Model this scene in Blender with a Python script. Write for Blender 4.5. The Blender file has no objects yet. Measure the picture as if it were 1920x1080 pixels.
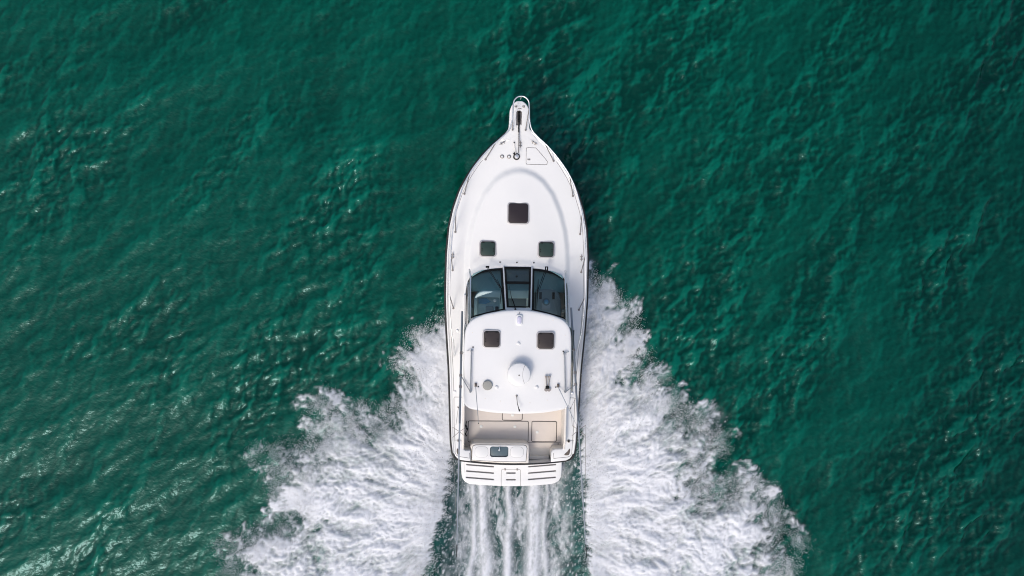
import bpy, bmesh, math
import numpy as np
from mathutils import Vector, Matrix

sc = bpy.context.scene
rad = math.radians

# ------------------------------------------------------------------ camera
cam_d = bpy.data.cameras.new('camera')
cam = bpy.data.objects.new('camera', cam_d)
sc.collection.objects.link(cam)
cam.location = (0, 0, 29.6)
cam.rotation_euler = (0, 0, 0)
cam_d.sensor_width = 36
cam_d.angle = rad(60)
cam_d.clip_start = 0.5
cam_d.clip_end = 20000
sc.camera = cam

# ------------------------------------------------------------------ light
SUN_EL, SUN_AZ = rad(51), rad(209)          # azimuth clockwise from +Y: behind the boat, to port
to_sun = Vector((math.sin(SUN_AZ) * math.cos(SUN_EL), math.cos(SUN_AZ) * math.cos(SUN_EL), math.sin(SUN_EL)))
world = bpy.data.worlds.new('World')
sc.world = world
world.use_nodes = True
wn = world.node_tree
bg = wn.nodes['Background']
sky = wn.nodes.new('ShaderNodeTexSky')
sky.sky_type = 'NISHITA'
sky.sun_disc = False
sky.sun_elevation = SUN_EL
sky.sun_rotation = SUN_AZ
sky.air_density = 1.0
sky.dust_density = 5.0
sky.ozone_density = 1.0
wn.links.new(sky.outputs[0], bg.inputs[0])
bg.inputs[1].default_value = 0.15
sun_d = bpy.data.lights.new('sun', 'SUN')
sun_d.energy = 0.80
sun_d.angle = rad(13)
sun_d.color = (1.0, 0.945, 0.86)
sun = bpy.data.objects.new('sun', sun_d)
sc.collection.objects.link(sun)
sun.rotation_euler = (-to_sun).to_track_quat('-Z', 'Y').to_euler()
sun.location = (0, 0, 60)

sc.view_settings.view_transform = 'Standard'
sc.view_settings.look = 'None'
sc.view_settings.exposure = 0.13
sc.view_settings.gamma = 1
sc.view_settings.use_curve_mapping = False
sc.cycles.use_denoising = True
sc.cycles.pixel_filter_type = 'BLACKMAN_HARRIS'
sc.cycles.filter_width = 1.05
sc.cycles.max_bounces = 8
sc.cycles.transparent_max_bounces = 12
sc.cycles.caustics_reflective = False
sc.cycles.caustics_refractive = False

# ------------------------------------------------------------------ materials
def new_mat(name):
    m = bpy.data.materials.new(name)
    m.use_nodes = True
    return m, m.node_tree, m.node_tree.nodes['Principled BSDF']

def node(nt, typ, **kw):
    n = nt.nodes.new(typ)
    for k, v in kw.items():
        setattr(n, k, v)
    return n

def simple(name, col, rough=0.4, metal=0.0, var=0.06, scale=3.0, bump=0.0, bscale=60, spec=0.5):
    """procedural paint: base colour with a soft mottling of wear, uneven gloss and a fine relief"""
    m, nt, b = new_mat(name)
    tc = node(nt, 'ShaderNodeTexCoord')
    n = node(nt, 'ShaderNodeTexNoise'); n.inputs['Scale'].default_value = scale; n.inputs['Detail'].default_value = 6
    n.inputs['Roughness'].default_value = 0.65
    nt.links.new(tc.outputs['Object'], n.inputs['Vector'])
    mx = node(nt, 'ShaderNodeMix', data_type='RGBA')
    mx.inputs[6].default_value = (*[c * (1 - var) for c in col], 1)
    mx.inputs[7].default_value = (*[min(1, c * (1 + var * .6)) for c in col], 1)
    nt.links.new(n.outputs[0], mx.inputs[0])
    nt.links.new(mx.outputs[2], b.inputs['Base Color'])
    mr = node(nt, 'ShaderNodeMapRange'); mr.inputs[3].default_value = rough * .8; mr.inputs[4].default_value = min(1, rough * 1.25)
    nt.links.new(n.outputs[0], mr.inputs[0]); nt.links.new(mr.outputs[0], b.inputs['Roughness'])
    b.inputs['Metallic'].default_value = metal
    b.inputs['Specular IOR Level'].default_value = spec
    if bump:
        n2 = node(nt, 'ShaderNodeTexNoise'); n2.inputs['Scale'].default_value = bscale
        nt.links.new(tc.outputs['Object'], n2.inputs['Vector'])
        bp = node(nt, 'ShaderNodeBump'); bp.inputs['Strength'].default_value = bump; bp.inputs['Distance'].default_value = 0.004
        nt.links.new(n2.outputs[0], bp.inputs['Height']); nt.links.new(bp.outputs[0], b.inputs['Normal'])
    return m

GEL = simple('white_gelcoat', (0.77, 0.785, 0.79), 0.32, var=0.035, scale=1.6)
NONSKID = simple('white_nonskid', (0.765, 0.78, 0.79), 0.6, var=0.04, scale=2.2, bump=0.35, bscale=140)
CREAM = simple('cream_liner', (0.76, 0.73, 0.68), 0.45, var=0.05, scale=2)
SOLE = simple('beige_cockpit_sole', (0.72, 0.665, 0.62), 0.6, var=0.06, scale=3, bump=0.35, bscale=140)
SEAM = simple('grey_seam', (0.20, 0.19, 0.19), 0.7)
SEAMD = simple('dark_seam', (0.06, 0.055, 0.055), 0.7)
RUBBER = simple('black_rubber', (0.012, 0.012, 0.013), 0.5)
STEEL = simple('polished_steel', (0.85, 0.86, 0.87), 0.28, metal=0.8)
STEELD = simple('dull_steel', (0.30, 0.28, 0.27), 0.45, metal=0.7)
ALU = simple('grey_aluminium', (0.28, 0.31, 0.34), 0.4, metal=0.6)
POLE = simple('pale_pole', (0.50, 0.53, 0.56), 0.35, metal=0.5)
ACRY = simple('smoked_acrylic', (0.030, 0.022, 0.024), 0.12, var=0.25, scale=4)
ACRYG = simple('green_acrylic', (0.030, 0.055, 0.045), 0.15, var=0.25, scale=5)
ACRYB = simple('brown_acrylic', (0.045, 0.036, 0.034), 0.2, var=0.25, scale=5)
BLACK = simple('black_frame', (0.010, 0.011, 0.012), 0.5, spec=0.12)
HULLW = simple('hull_white', (0.78, 0.77, 0.76), 0.25, var=0.04, scale=1.2)
DASH = simple('dark_dashboard', (0.24, 0.42, 0.42), 0.55, var=0.15)
CONS = simple('grey_console', (0.19, 0.24, 0.26), 0.5, var=0.12)
PODW = simple('white_pod', (0.84, 0.86, 0.84), 0.4)
PODM = simple('pale_mint_moulding', (0.76, 0.93, 0.88), 0.4, var=0.03)
CHART = simple('blue_chart', (0.36, 0.52, 0.55), 0.4, var=0.6, scale=5)
BLUE = simple('blue_dial', (0.10, 0.30, 0.48), 0.25)
SINK = simple('slate_sink', (0.085, 0.135, 0.165), 0.35, var=0.12, scale=6)
LENS = simple('lavender_lens', (0.58, 0.58, 0.72), 0.2)
FRAMEG = simple('pale_grey_frame', (0.46, 0.455, 0.47), 0.35, metal=0.3)
GREYD = simple('speckled_grey_disc', (0.33, 0.335, 0.31), 0.6, var=0.25, scale=30)
BRONZE = simple('dark_bronze', (0.10, 0.085, 0.075), 0.5, metal=0.3)

def glass_mat():
    m, nt, b = new_mat('tinted_glass')
    out = nt.nodes['Material Output']
    tr = node(nt, 'ShaderNodeBsdfTransparent'); tr.inputs[0].default_value = (0.90, 1.0, 0.985, 1)
    gl = node(nt, 'ShaderNodeBsdfGlossy'); gl.inputs['Roughness'].default_value = 0.03
    fr = node(nt, 'ShaderNodeFresnel'); fr.inputs[0].default_value = 1.5
    mx = node(nt, 'ShaderNodeMixShader')
    nt.links.new(fr.outputs[0], mx.inputs[0]); nt.links.new(tr.outputs[0], mx.inputs[1]); nt.links.new(gl.outputs[0], mx.inputs[2])
    nt.links.new(mx.outputs[0], out.inputs['Surface'])
    return m
GLASS = glass_mat()

# ------------------------------------------------------------------ sea: random wave fields
rng = np.random.default_rng(11)

def grf(N, L, lo, hi, beta, ang=0.0, stretch=1.0, spread=None, seed=0, grads=False):
    """periodic random field; wavelengths lo..hi metres; features drawn out 'stretch' times along ang;
    spread: exponent of a cos^n directional spectrum whose waves travel along ang"""
    r = np.random.default_rng(seed)
    k1 = np.fft.fftfreq(N, L / N) * 2 * np.pi
    kx, ky = np.meshgrid(k1, k1)
    ca, sa = math.cos(ang), math.sin(ang)
    u, v = kx * ca + ky * sa, -kx * sa + ky * ca
    k = np.hypot(u * stretch, v); k[0, 0] = 1
    klo, khi = 2 * np.pi / hi, 2 * np.pi / lo
    amp = k ** (-beta) * np.exp(-(klo / k) ** 4) * np.exp(-(k / khi) ** 4)
    if spread is not None:
        c = np.abs(u) / np.maximum(np.hypot(u, v), 1e-6)
        amp = amp * (0.12 + c ** spread)
    amp[0, 0] = 0
    F = np.fft.fft2(r.standard_normal((N, N))) * amp
    h = np.fft.ifft2(F).real
    s = 1 / h.std()
    if not grads:
        return (h * s).astype(np.float32)
    kk = np.hypot(kx, ky); kk[0, 0] = 1
    dx = np.fft.ifft2(1j * kx / kk * F).real * s
    dy = np.fft.ifft2(1j * ky / kk * F).real * s
    return (h * s).astype(np.float32), dx.astype(np.float32), dy.astype(np.float32)

def sample(F, L, x, y):
    N = F.shape[0]
    fx = np.mod(x / L, 1.0) * N; fy = np.mod(y / L, 1.0) * N
    ix = np.floor(fx).astype(np.int32); iy = np.floor(fy).astype(np.int32)
    tx = (fx - ix).astype(np.float32); ty = (fy - iy).astype(np.float32)
    ix %= N; iy %= N; jx = (ix + 1) % N; jy = (iy + 1) % N
    return (F[iy, ix] * (1 - tx) + F[iy, jx] * tx) * (1 - ty) + (F[jy, ix] * (1 - tx) + F[jy, jx] * tx) * ty

def sstep(a, b, x):
    t = np.clip((x - a) / (b - a), 0, 1)
    return t * t * (3 - 2 * t)

def axis_coords(lo, hi, step, gl, gh, far):
    c = [list(np.arange(lo, hi + step * .5, step))][0]
    s, p = step, c[-1]; right = []
    while p < far:
        s *= gh if p < hi + 9 else 1.4
        p += s; right.append(p)
    s, p = step, c[0]; left = []
    while p > -far:
        s *= gl if p > lo - 9 else 1.4
        p -= s; left.append(p)
    return np.array(left[::-1] + c + right)

GX = axis_coords(-17.6, 17.6, 0.04, 1.08, 1.08, 6000)
GY = axis_coords(-10.4, 10.0, 0.04, 1.05, 1.08, 6000)
X, Y = np.meshgrid(GX, GY)
SPX = np.gradient(GX)[None, :]; SPY = np.gradient(GY)[:, None]
RES = np.maximum(SPX + 0 * SPY, SPY + 0 * SPX)

# wind waves
W = 41.0
h1, dx1, dy1 = grf(1024, W, 1.1, 5.5, 2.0, ang=rad(-42), spread=2.0, seed=3, grads=True)
h2, dx2, dy2 = grf(1024, W, 0.30, 1.6, 1.7, ang=rad(-34), spread=1.8, seed=5, grads=True)
h3 = grf(1024, 31.0, 0.12, 0.46, 1.5, ang=rad(-38), spread=1.5, seed=7)
gust = grf(512, 53.0, 1.6, 9.0, 1.5, ang=rad(56), stretch=2.2, seed=9)

PORT = np.array([(-2.03, -0.8), (-2.17, -1.03), (-2.76, -1.39), (-3.29, -1.64), (-3.15, -2.05), (-3.7, -2.46), (-3.28, -2.85), (-3.42, -3.56), (-3.7, -3.77), (-4.01, -4.06), (-4.81, -4.24), (-5.7, -3.86), (-6.25, -3.60), (-6.5, -3.95), (-6.59, -4.49), (-6.34, -5.02), (-6.94, -5.3), (-8.37, -5.48), (-7.98, -6.05), (-7.65, -6.73), (-7.35, -7.39), (-7.8, -7.92), (-8.72, -8.28), (-9.47, -8.51), (-9.17, -9.61), (-9.97, -10.68), (-9.7, -11.75), (-10.86, -13.35), (-11.22, -15.31), (-10.68, -18.87), (-4.63, -18.87), (-3.56, -12.64), (-2.88, -9.61), (-2.58, -8.37), (-2.31, -7.48), (-2.17, -6.76), (-2.03, -5.79), (-1.74, -4.98), (-1.74, -1.42)])
STBD = np.array([(2.31, 0.62), (2.49, 0.5), (2.85, 0.18), (3.2, -0.18), (3.7, -0.62), (3.95, -0.98), (3.99, -1.46), (4.27, -1.96), (3.92, -2.49), (4.54, -2.67), (4.95, -3.2), (5.45, -3.92), (5.91, -4.01), (6.68, -4.36), (6.85, -5.25), (6.37, -6.02), (6.27, -6.44), (7.09, -6.52), (7.8, -6.28), (8.4, -6.59), (8.65, -7.21), (9.01, -8.1), (9.43, -8.37), (9.22, -9.08), (8.81, -9.7), (9.61, -10.86), (9.43, -12.28), (10.68, -13.89), (10.86, -15.67), (10.32, -18.87), (4.98, -18.87), (3.38, -12.64), (2.63, -9.61), (2.47, -8.19), (2.35, -6.41), (2.24, -4.81), (2.14, -3.56), (1.96, -1.78), (1.96, -0.36)])

def poly_sdf(P, x, y):
    """signed distance, positive inside"""
    d = np.full(x.shape, 1e9, np.float32); inside = np.zeros(x.shape, bool)
    n = len(P)
    for i in range(n):
        ax, ay = P[i]; bx, by = P[(i + 1) % n]
        ex, ey = bx - ax, by - ay
        t = np.clip(((x - ax) * ex + (y - ay) * ey) / (ex * ex + ey * ey), 0, 1)
        d = np.minimum(d, (x - ax - t * ex) ** 2 + (y - ay - t * ey) ** 2)
        if ay != by:
            c = ((ay > y) != (by > y)) & (x < ex * (y - ay) / ey + ax)
            inside ^= c
    d = np.sqrt(d)
    return np.where(inside, d, -d)

FL = 23.0
warpx = grf(512, FL, 0.7, 3.0, 1.6, seed=21); warpy = grf(512, FL, 0.7, 3.0, 1.6, seed=22)
fields = {}
for side in (-1, 1):
    fields[side] = (grf(1024, FL, 0.32, 2.4, 1.35, stretch=2.3, seed=31 + side),
                    grf(1024, FL, 0.05, 1.1, 1.12, stretch=1.8, seed=41 + side),
                    grf(1024, FL, 0.05, 0.22, 0.7, stretch=2.0, seed=51 + side),
                    grf(512, FL, 0.5, 3.5, 1.4, stretch=2.6, seed=71 + side))
vert_mid = grf(1024, FL, 0.06, 1.2, 1.25, ang=rad(90), stretch=3.0, seed=61)
vert_fin = grf(1024, FL, 0.045, 0.17, 0.9, ang=rad(90), stretch=2.6, seed=62)

def wake_axis(y):                       # the boat's track, swung a touch to port as it runs aft
    return -0.03 + 0.014 * (y + 6.0)

def foam_at(x, y):
    """coverage of whitewater (0..1), how far inside the sheet (m), lumpiness"""
    cov = np.zeros(x.shape, np.float32); ins = np.full(x.shape, -9.0, np.float32); tex = np.zeros(x.shape, np.float32)
    wx = x + 0.05 * sample(warpx, FL, x, y); wy = y + 0.05 * sample(warpy, FL, x, y)
    for side, P in ((-1, PORT), (1, STBD)):
        d = poly_sdf(P, x, y)
        ox = 0.5 if side < 0 else -0.2
        ru, tv = np.hypot(wx - ox, wy + 7.5), np.arctan2(wy + 7.5, (wx - ox) * side) * 6.0
        a, b, c, a2 = [sample(f, FL, ru, tv) for f in fields[side]]
        # the inboard edge, against the hull's trough, is clean; the outer edge is torn
        inner = np.interp(y, [-19, -12.6, -9.6, -7.5, -5.8, -4.8, -1.0], [4.8, 3.5, 2.88, 2.33, 2.05, 1.95, 1.9] if side < 0 else [5.0, 3.4, 2.63, 2.42, 2.30, 2.24, 1.9])
        fromin = np.abs(x) - inner
        torn = sstep(0.15, 1.3, fromin)
        far = sstep(0.8, 5.0, fromin)
        e = d + torn * (0.15 + 0.25 * a + 0.09 * b) + (1 - torn) * 0.05 * b
        dens = sstep(-0.35 * torn - 0.06, 0.12 + (0.58 + 0.42 * far) * torn, e)
        mist = 4 * dens * (1 - dens)
        plume = np.clip(0.5 + 0.45 * a2 + 0.25 * a, -0.1, 1.3)                 # bright ropes of water with thinner spray between
        f = (0.71 + 0.31 * plume + 0.12 * (1 - far)) * dens + (0.10 + 0.11 * far + 0.16 * mist) * b + (0.03 + 0.05 * mist) * c - 0.05 * mist - 0.14 * far * (1 - plume)
        veil = sstep(-0.55, 0.9, d + 0.22 * a) * torn * np.clip(0.36 + 0.12 * b + 0.06 * a, 0.05, 1)
        f = np.clip(np.maximum(f * sstep(0.0, 0.12, dens), veil), 0, 1)
        use = d > ins
        tex = np.where(use, 0.55 * a + 0.4 * b, tex)
        ins = np.maximum(ins, d); cov = np.maximum(cov, f)
    # thin places inside the sheets
    for cx, cy, rx, ry, s in ((-5.6, -4.75, 1.1, 0.42, .75), (-4.6, -4.7, .8, .35, .6), (-5.0, -5.6, 1.2, .30, .45), (-4.4, -6.6, .5, .8, .22), (-6.4, -5.1, .5, .25, .5),
                              (5.7, -4.6, .6, .6, .45), (4.2, -4.0, .8, .3, .3), (7.3, -7.1, .8, .28, .55), (2.8, -1.5, .35, .8, .18), (2.8, 0.05, .45, .4, .40), (6.3, -7.5, .8, .3, .25)):
        q = np.exp(-((x - cx) / rx) ** 2 - ((y - cy) / ry) ** 2)
        cov = cov * (1 - s * q * np.clip(0.75 + 0.35 * sample(fields[1][1], FL, wx, wy), 0, 1.2))
    # prop wash straight astern
    xr = x - wake_axis(y)
    aft = np.clip((-5.2 - y) / 0.3, 0, 1)
    half = 1.84 + 0.02 * np.maximum(0, -6 - y) + 0.10 * sample(vert_mid, FL, x, y)
    band = sstep(0.35, -0.45, np.abs(xr - 0.02) - half)
    m, v = sample(vert_mid, FL, wx * 1.0, y), sample(vert_fin, FL, x, y)
    jet = np.zeros(x.shape, np.float32)
    grow = np.clip((-6.0 - y) / 5, 0, 1)
    for sx, sw, sa in ((-1.25, .095, .80), (-0.88, .15, 1.0), (-0.03, .105, .97), (0.82, .19, 1.0), (1.17, .08, .72)):
        wob = 0.05 * sample(warpx, FL, x * .2 + sx * 7, y * .6)
        jet = np.maximum(jet, sa * np.exp(-((xr - sx - wob) / (sw * (1 + 0.8 * grow))) ** 2))
    lane = np.exp(-((xr - 0.40) / .2) ** 2) + np.exp(-((xr + 0.42) / .2) ** 2)      # darker lanes between the jets
    wash = band * np.clip(0.37 + 0.14 * m + 0.11 * v + 0.08 * grow - 0.30 * lane * np.clip(0.9 - m, 0, 1.3), 0, 1)
    wash = np.maximum(wash, np.clip(jet * 1.15, 0, 1) * np.clip(0.93 + 0.12 * m + 0.09 * v, 0, 1) * band)
    # streaked droplets in the two dark troughs beside it
    trough = sstep(0.85, 0.0, np.abs(xr) - half) * sstep(-0.3, 0.1, np.abs(xr) - half)
    wash = np.maximum(wash, trough * np.clip((v - 0.75) * 0.75, 0, 0.85))
    cov = np.maximum(cov, wash * aft)
    return cov, ins, tex, band * aft, jet * aft

# evaluate in the region of the wake only
cov = np.zeros(X.shape, np.float32); ins = np.full(X.shape, -9.0, np.float32); tex = np.zeros(X.shape, np.float32)
wash = np.zeros(X.shape, np.float32); jetm = np.zeros(X.shape, np.float32)
cx0, cx1 = np.searchsorted(GX, [-13, 13]); cy0, cy1 = np.searchsorted(GY, [-20, 2.5])
sl = (slice(cy0, cy1), slice(cx0, cx1))
cov[sl], ins[sl], tex[sl], wash[sl], jetm[sl] = foam_at(X[sl], Y[sl])
fade = sstep(-19.5, -13.0, Y)
cov *= fade

damp = lambda lam: np.exp(-(RES / (0.28 * lam)) ** 2)
g = sample(gust, 53.0, X, Y)
near = sstep(-1.6, 0.3, ins)                       # water by the sheets is smoothed by falling spray
rough_patch = np.clip(0.62 + 0.40 * g + 0.26 * np.tanh((X - 1) / 5.0) - 0.15 * sstep(-9, -16, X), 0.26, 1.6)      # gusts; the breeze is fresher to starboard
A1, A2, A3 = 0.024, 0.0290, 0.0165
calm = 1 - 0.65 * near
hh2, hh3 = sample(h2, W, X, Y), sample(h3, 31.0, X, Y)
crest_light = 0.60 * (np.minimum(np.abs(hh2 + 0.2 * hh3), 1.6) - 0.75) + 0.42 * hh2 + 0.50 * hh3 + 0.24 * sample(h1, W, X, Y)
crest_light = np.clip(0.33 + 0.42 * crest_light * (0.22 + 0.78 * rough_patch), 0, 1) * damp(.34)  # mask for the light painted on crests and facets
Z = A1 * sample(h1, W, X, Y) * damp(1.1) + A2 * sample(h2, W, X, Y) * damp(.34) * (0.25 + 0.75 * rough_patch) * (1 - .4 * near)
Z += A3 * sample(h3, 31.0, X, Y) * damp(.15) * rough_patch * calm
PX = X + (A1 * 0.9 * sample(dx1, W, X, Y) * damp(1.1) + A2 * 0.35 * sample(dx2, W, X, Y) * damp(.34) * (1 - near))
PY = Y + (A1 * 0.9 * sample(dy1, W, X, Y) * damp(1.1) + A2 * 0.35 * sample(dy2, W, X, Y) * damp(.34) * (1 - near))
# whitewater stands up as torn lumps; the prop wash runs in a trough
up = sstep(-0.2, 1.3, ins) * fade
Z = Z * (1 - 0.4 * up) + up * (0.24 + 0.055 * tex) + 0.05 * cov * fade
clumps = sample(vert_mid, FL, X * 1.3 + 5, Y * 1.3)
fines = sample(vert_fin, FL, Y * 1.1, X * 1.1)
Z += fade * sstep(0.15, 0.7, cov) * (0.007 * clumps + 0.006 * fines) * damp(.2)
axx = X - wake_axis(Y)
tr = sstep(2.6, 1.2, np.abs(axx)) * sstep(-4.4, -5.4, Y) * fade
Z = Z * (1 - .7 * tr) - 0.34 * tr + 0.10 * jetm * fade
# the forefoot pushes up a low, ruffled bow wave close along the hull
bw = np.interp(Y, [-2.0, 0.0, 2.0, 3.6, 4.6], [2.75, 2.35, 2.05, 1.45, 0.6])
ridge_ = np.exp(-((np.abs(X) - bw) / 0.20) ** 2) * sstep(4.4, 2.6, Y) * sstep(-2.2, -0.6, Y)
Z += ridge_ * (0.06 + 0.030 * hh3 + 0.03 * hh2)
hullin = sstep(2.0, 1.5, np.abs(X)) * sstep(4.6, 3.4, Y) * sstep(-5.4, -4.9, Y)
Z = Z * (1 - hullin) - 0.12 * hullin

def grid_mesh(name, PX, PY, Z, attrs):
    ny, nx = Z.shape
    me = bpy.data.meshes.new(name)
    co = np.stack([PX, PY, Z], -1).astype(np.float32).reshape(-1)
    i = np.arange(ny * nx, dtype=np.int32).reshape(ny, nx)
    q = np.stack([i[:-1, :-1], i[:-1, 1:], i[1:, 1:], i[1:, :-1]], -1).reshape(-1)
    nq = (ny - 1) * (nx - 1)
    me.vertices.add(ny * nx); me.vertices.foreach_set('co', co)
    me.loops.add(nq * 4); me.loops.foreach_set('vertex_index', q)
    me.polygons.add(nq)
    me.polygons.foreach_set('loop_start', np.arange(0, nq * 4, 4, dtype=np.int32))
    me.polygons.foreach_set('use_smooth', np.ones(nq, bool))
    me.update(calc_edges=True)
    for n, a in attrs.items():
        at = me.attributes.new(n, 'FLOAT', 'POINT')
        at.data.foreach_set('value', a.astype(np.float32).reshape(-1))
    return me

def sea_material():
    m, nt, b = new_mat('sea_water_and_foam')
    out = nt.nodes['Material Output']
    tc = node(nt, 'ShaderNodeTexCoord')
    at = node(nt, 'ShaderNodeAttribute', attribute_name='foam')
    churn = node(nt, 'ShaderNodeAttribute', attribute_name='churn_shade')
    # water body: green, with slow drifts of silt and plankton
    n1 = node(nt, 'ShaderNodeTexNoise'); n1.inputs['Scale'].default_value = 0.12; n1.inputs['Detail'].default_value = 5
    nt.links.new(tc.outputs['Object'], n1.inputs['Vector'])
    cr = node(nt, 'ShaderNodeMix', data_type='RGBA')
    cr.inputs[6].default_value = (0.0001, 0.054, 0.0345, 1); cr.inputs[7].default_value = (0.0001, 0.067, 0.0465, 1)
    nt.links.new(n1.outputs[0], cr.inputs[0])
    ca = node(nt, 'ShaderNodeMix', data_type='RGBA'); ca.inputs[7].default_value = (0.010, 0.050, 0.047, 1)  # shade in wash and troughs painted as darker, greyer churned water
    # weaker sky reflection and lens falloff toward +x, painted as darker water
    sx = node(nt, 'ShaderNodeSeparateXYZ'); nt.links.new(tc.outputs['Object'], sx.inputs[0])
    dimming = node(nt, 'ShaderNodeMapRange', interpolation_type='SMOOTHSTEP'); dimming.inputs[1].default_value = 6; dimming.inputs[2].default_value = 22; dimming.inputs[3].default_value = 0; dimming.inputs[4].default_value = 0.75
    nt.links.new(sx.outputs[0], dimming.inputs[0])
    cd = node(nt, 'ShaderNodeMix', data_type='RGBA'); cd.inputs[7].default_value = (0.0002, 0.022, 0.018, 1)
    nt.links.new(dimming.outputs[0], cd.inputs[0]); nt.links.new(cr.outputs[2], cd.inputs[6])
    nt.links.new(churn.outputs['Fac'], ca.inputs[0]); nt.links.new(cd.outputs[2], ca.inputs[6])
    # sky glow on facets and light through crests, painted into the base colour
    ac = node(nt, 'ShaderNodeAttribute', attribute_name='crest_light')
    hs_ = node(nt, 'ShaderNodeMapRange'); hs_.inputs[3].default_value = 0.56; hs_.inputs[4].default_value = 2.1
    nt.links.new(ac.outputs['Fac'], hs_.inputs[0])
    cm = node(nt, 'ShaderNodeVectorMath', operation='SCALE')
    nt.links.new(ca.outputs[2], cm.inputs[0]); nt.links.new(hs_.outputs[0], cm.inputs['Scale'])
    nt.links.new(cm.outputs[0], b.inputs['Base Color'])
    rr = node(nt, 'ShaderNodeMapRange'); rr.inputs[3].default_value = 0.03; rr.inputs[4].default_value = 0.4
    nt.links.new(churn.outputs['Fac'], rr.inputs[0]); nt.links.new(rr.outputs[0], b.inputs['Roughness'])
    b.inputs['Roughness'].default_value = 0.07
    b.inputs['IOR'].default_value = 1.333
    b.inputs['Specular Tint'].default_value = (0.55, 0.95, 1.0, 1)
    # capillary ripples
    mp = node(nt, 'ShaderNodeMapping'); mp.inputs['Rotation'].default_value = (0, 0, rad(38)); mp.inputs['Scale'].default_value = (1.0, 1.25, 1)
    nt.links.new(tc.outputs['Object'], mp.inputs['Vector'])
    n2 = node(nt, 'ShaderNodeTexNoise'); n2.inputs['Scale'].default_value = 8.0; n2.inputs['Detail'].default_value = 4
    nt.links.new(mp.outputs[0], n2.inputs['Vector'])
    bp = node(nt, 'ShaderNodeBump'); bp.inputs['Strength'].default_value = 0.7; bp.inputs['Distance'].default_value = 0.018
    nt.links.new(n2.outputs[0], bp.inputs['Height']); nt.links.new(bp.outputs[0], b.inputs['Normal'])
    # foam
    fb = node(nt, 'ShaderNodeBsdfPrincipled')
    fb.inputs['Base Color'].default_value = (0.73, 0.76, 0.81, 1); fb.inputs['Roughness'].default_value = 0.85
    fb.inputs['Specular IOR Level'].default_value = 0.15
    n3 = node(nt, 'ShaderNodeTexNoise'); n3.inputs['Scale'].default_value = 16; n3.inputs['Detail'].default_value = 6; n3.inputs['Roughness'].default_value = 0.7
    nt.links.new(tc.outputs['Object'], n3.inputs['Vector'])
    bf = node(nt, 'ShaderNodeBump'); bf.inputs['Strength'].default_value = 0.25; bf.inputs['Distance'].default_value = 0.02
    nt.links.new(n3.outputs[0], bf.inputs['Height']); nt.links.new(bf.outputs[0], fb.inputs['Normal'])
    s = node(nt, 'ShaderNodeMath', operation='SUBTRACT'); s.inputs[1].default_value = 0.5
    nt.links.new(n3.outputs[0], s.inputs[0])
    k = node(nt, 'ShaderNodeMath', operation='MULTIPLY'); k.inputs[1].default_value = 0.55
    nt.links.new(s.outputs[0], k.inputs[0])
    # holes open only where there is some foam to break up
    w = node(nt, 'ShaderNodeMapRange'); w.inputs[1].default_value = 0.0; w.inputs[2].default_value = 0.35
    nt.links.new(at.outputs['Fac'], w.inputs[0])
    k2 = node(nt, 'ShaderNodeMath', operation='MULTIPLY'); nt.links.new(k.outputs[0], k2.inputs[0]); nt.links.new(w.outputs[0], k2.inputs[1])
    a = node(nt, 'ShaderNodeMath', operation='ADD', use_clamp=True)
    nt.links.new(at.outputs['Fac'], a.inputs[0]); nt.links.new(k2.outputs[0], a.inputs[1])
    mx = node(nt, 'ShaderNodeMixShader')
    nt.links.new(a.outputs[0], mx.inputs[0]); nt.links.new(b.outputs[0], mx.inputs[1]); nt.links.new(fb.outputs[0], mx.inputs[2])
    nt.links.new(mx.outputs[0], out.inputs['Surface'])
    return m

SEA = sea_material()
sea_me = grid_mesh('sea', PX, PY, Z, {'foam': cov, 'crest_light': crest_light, 'churn_shade': np.clip(wash + sstep(2.9, 2.2, np.abs(axx)) * sstep(-4.6, -5.6, Y), 0, 1) * fade})
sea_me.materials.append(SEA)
sea = bpy.data.objects.new('sea', sea_me)
sc.collection.objects.link(sea)
sea['kind'] = 'structure'
sea['label'] = 'green rippled sea with white wake foam streaming from the boat'

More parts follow.
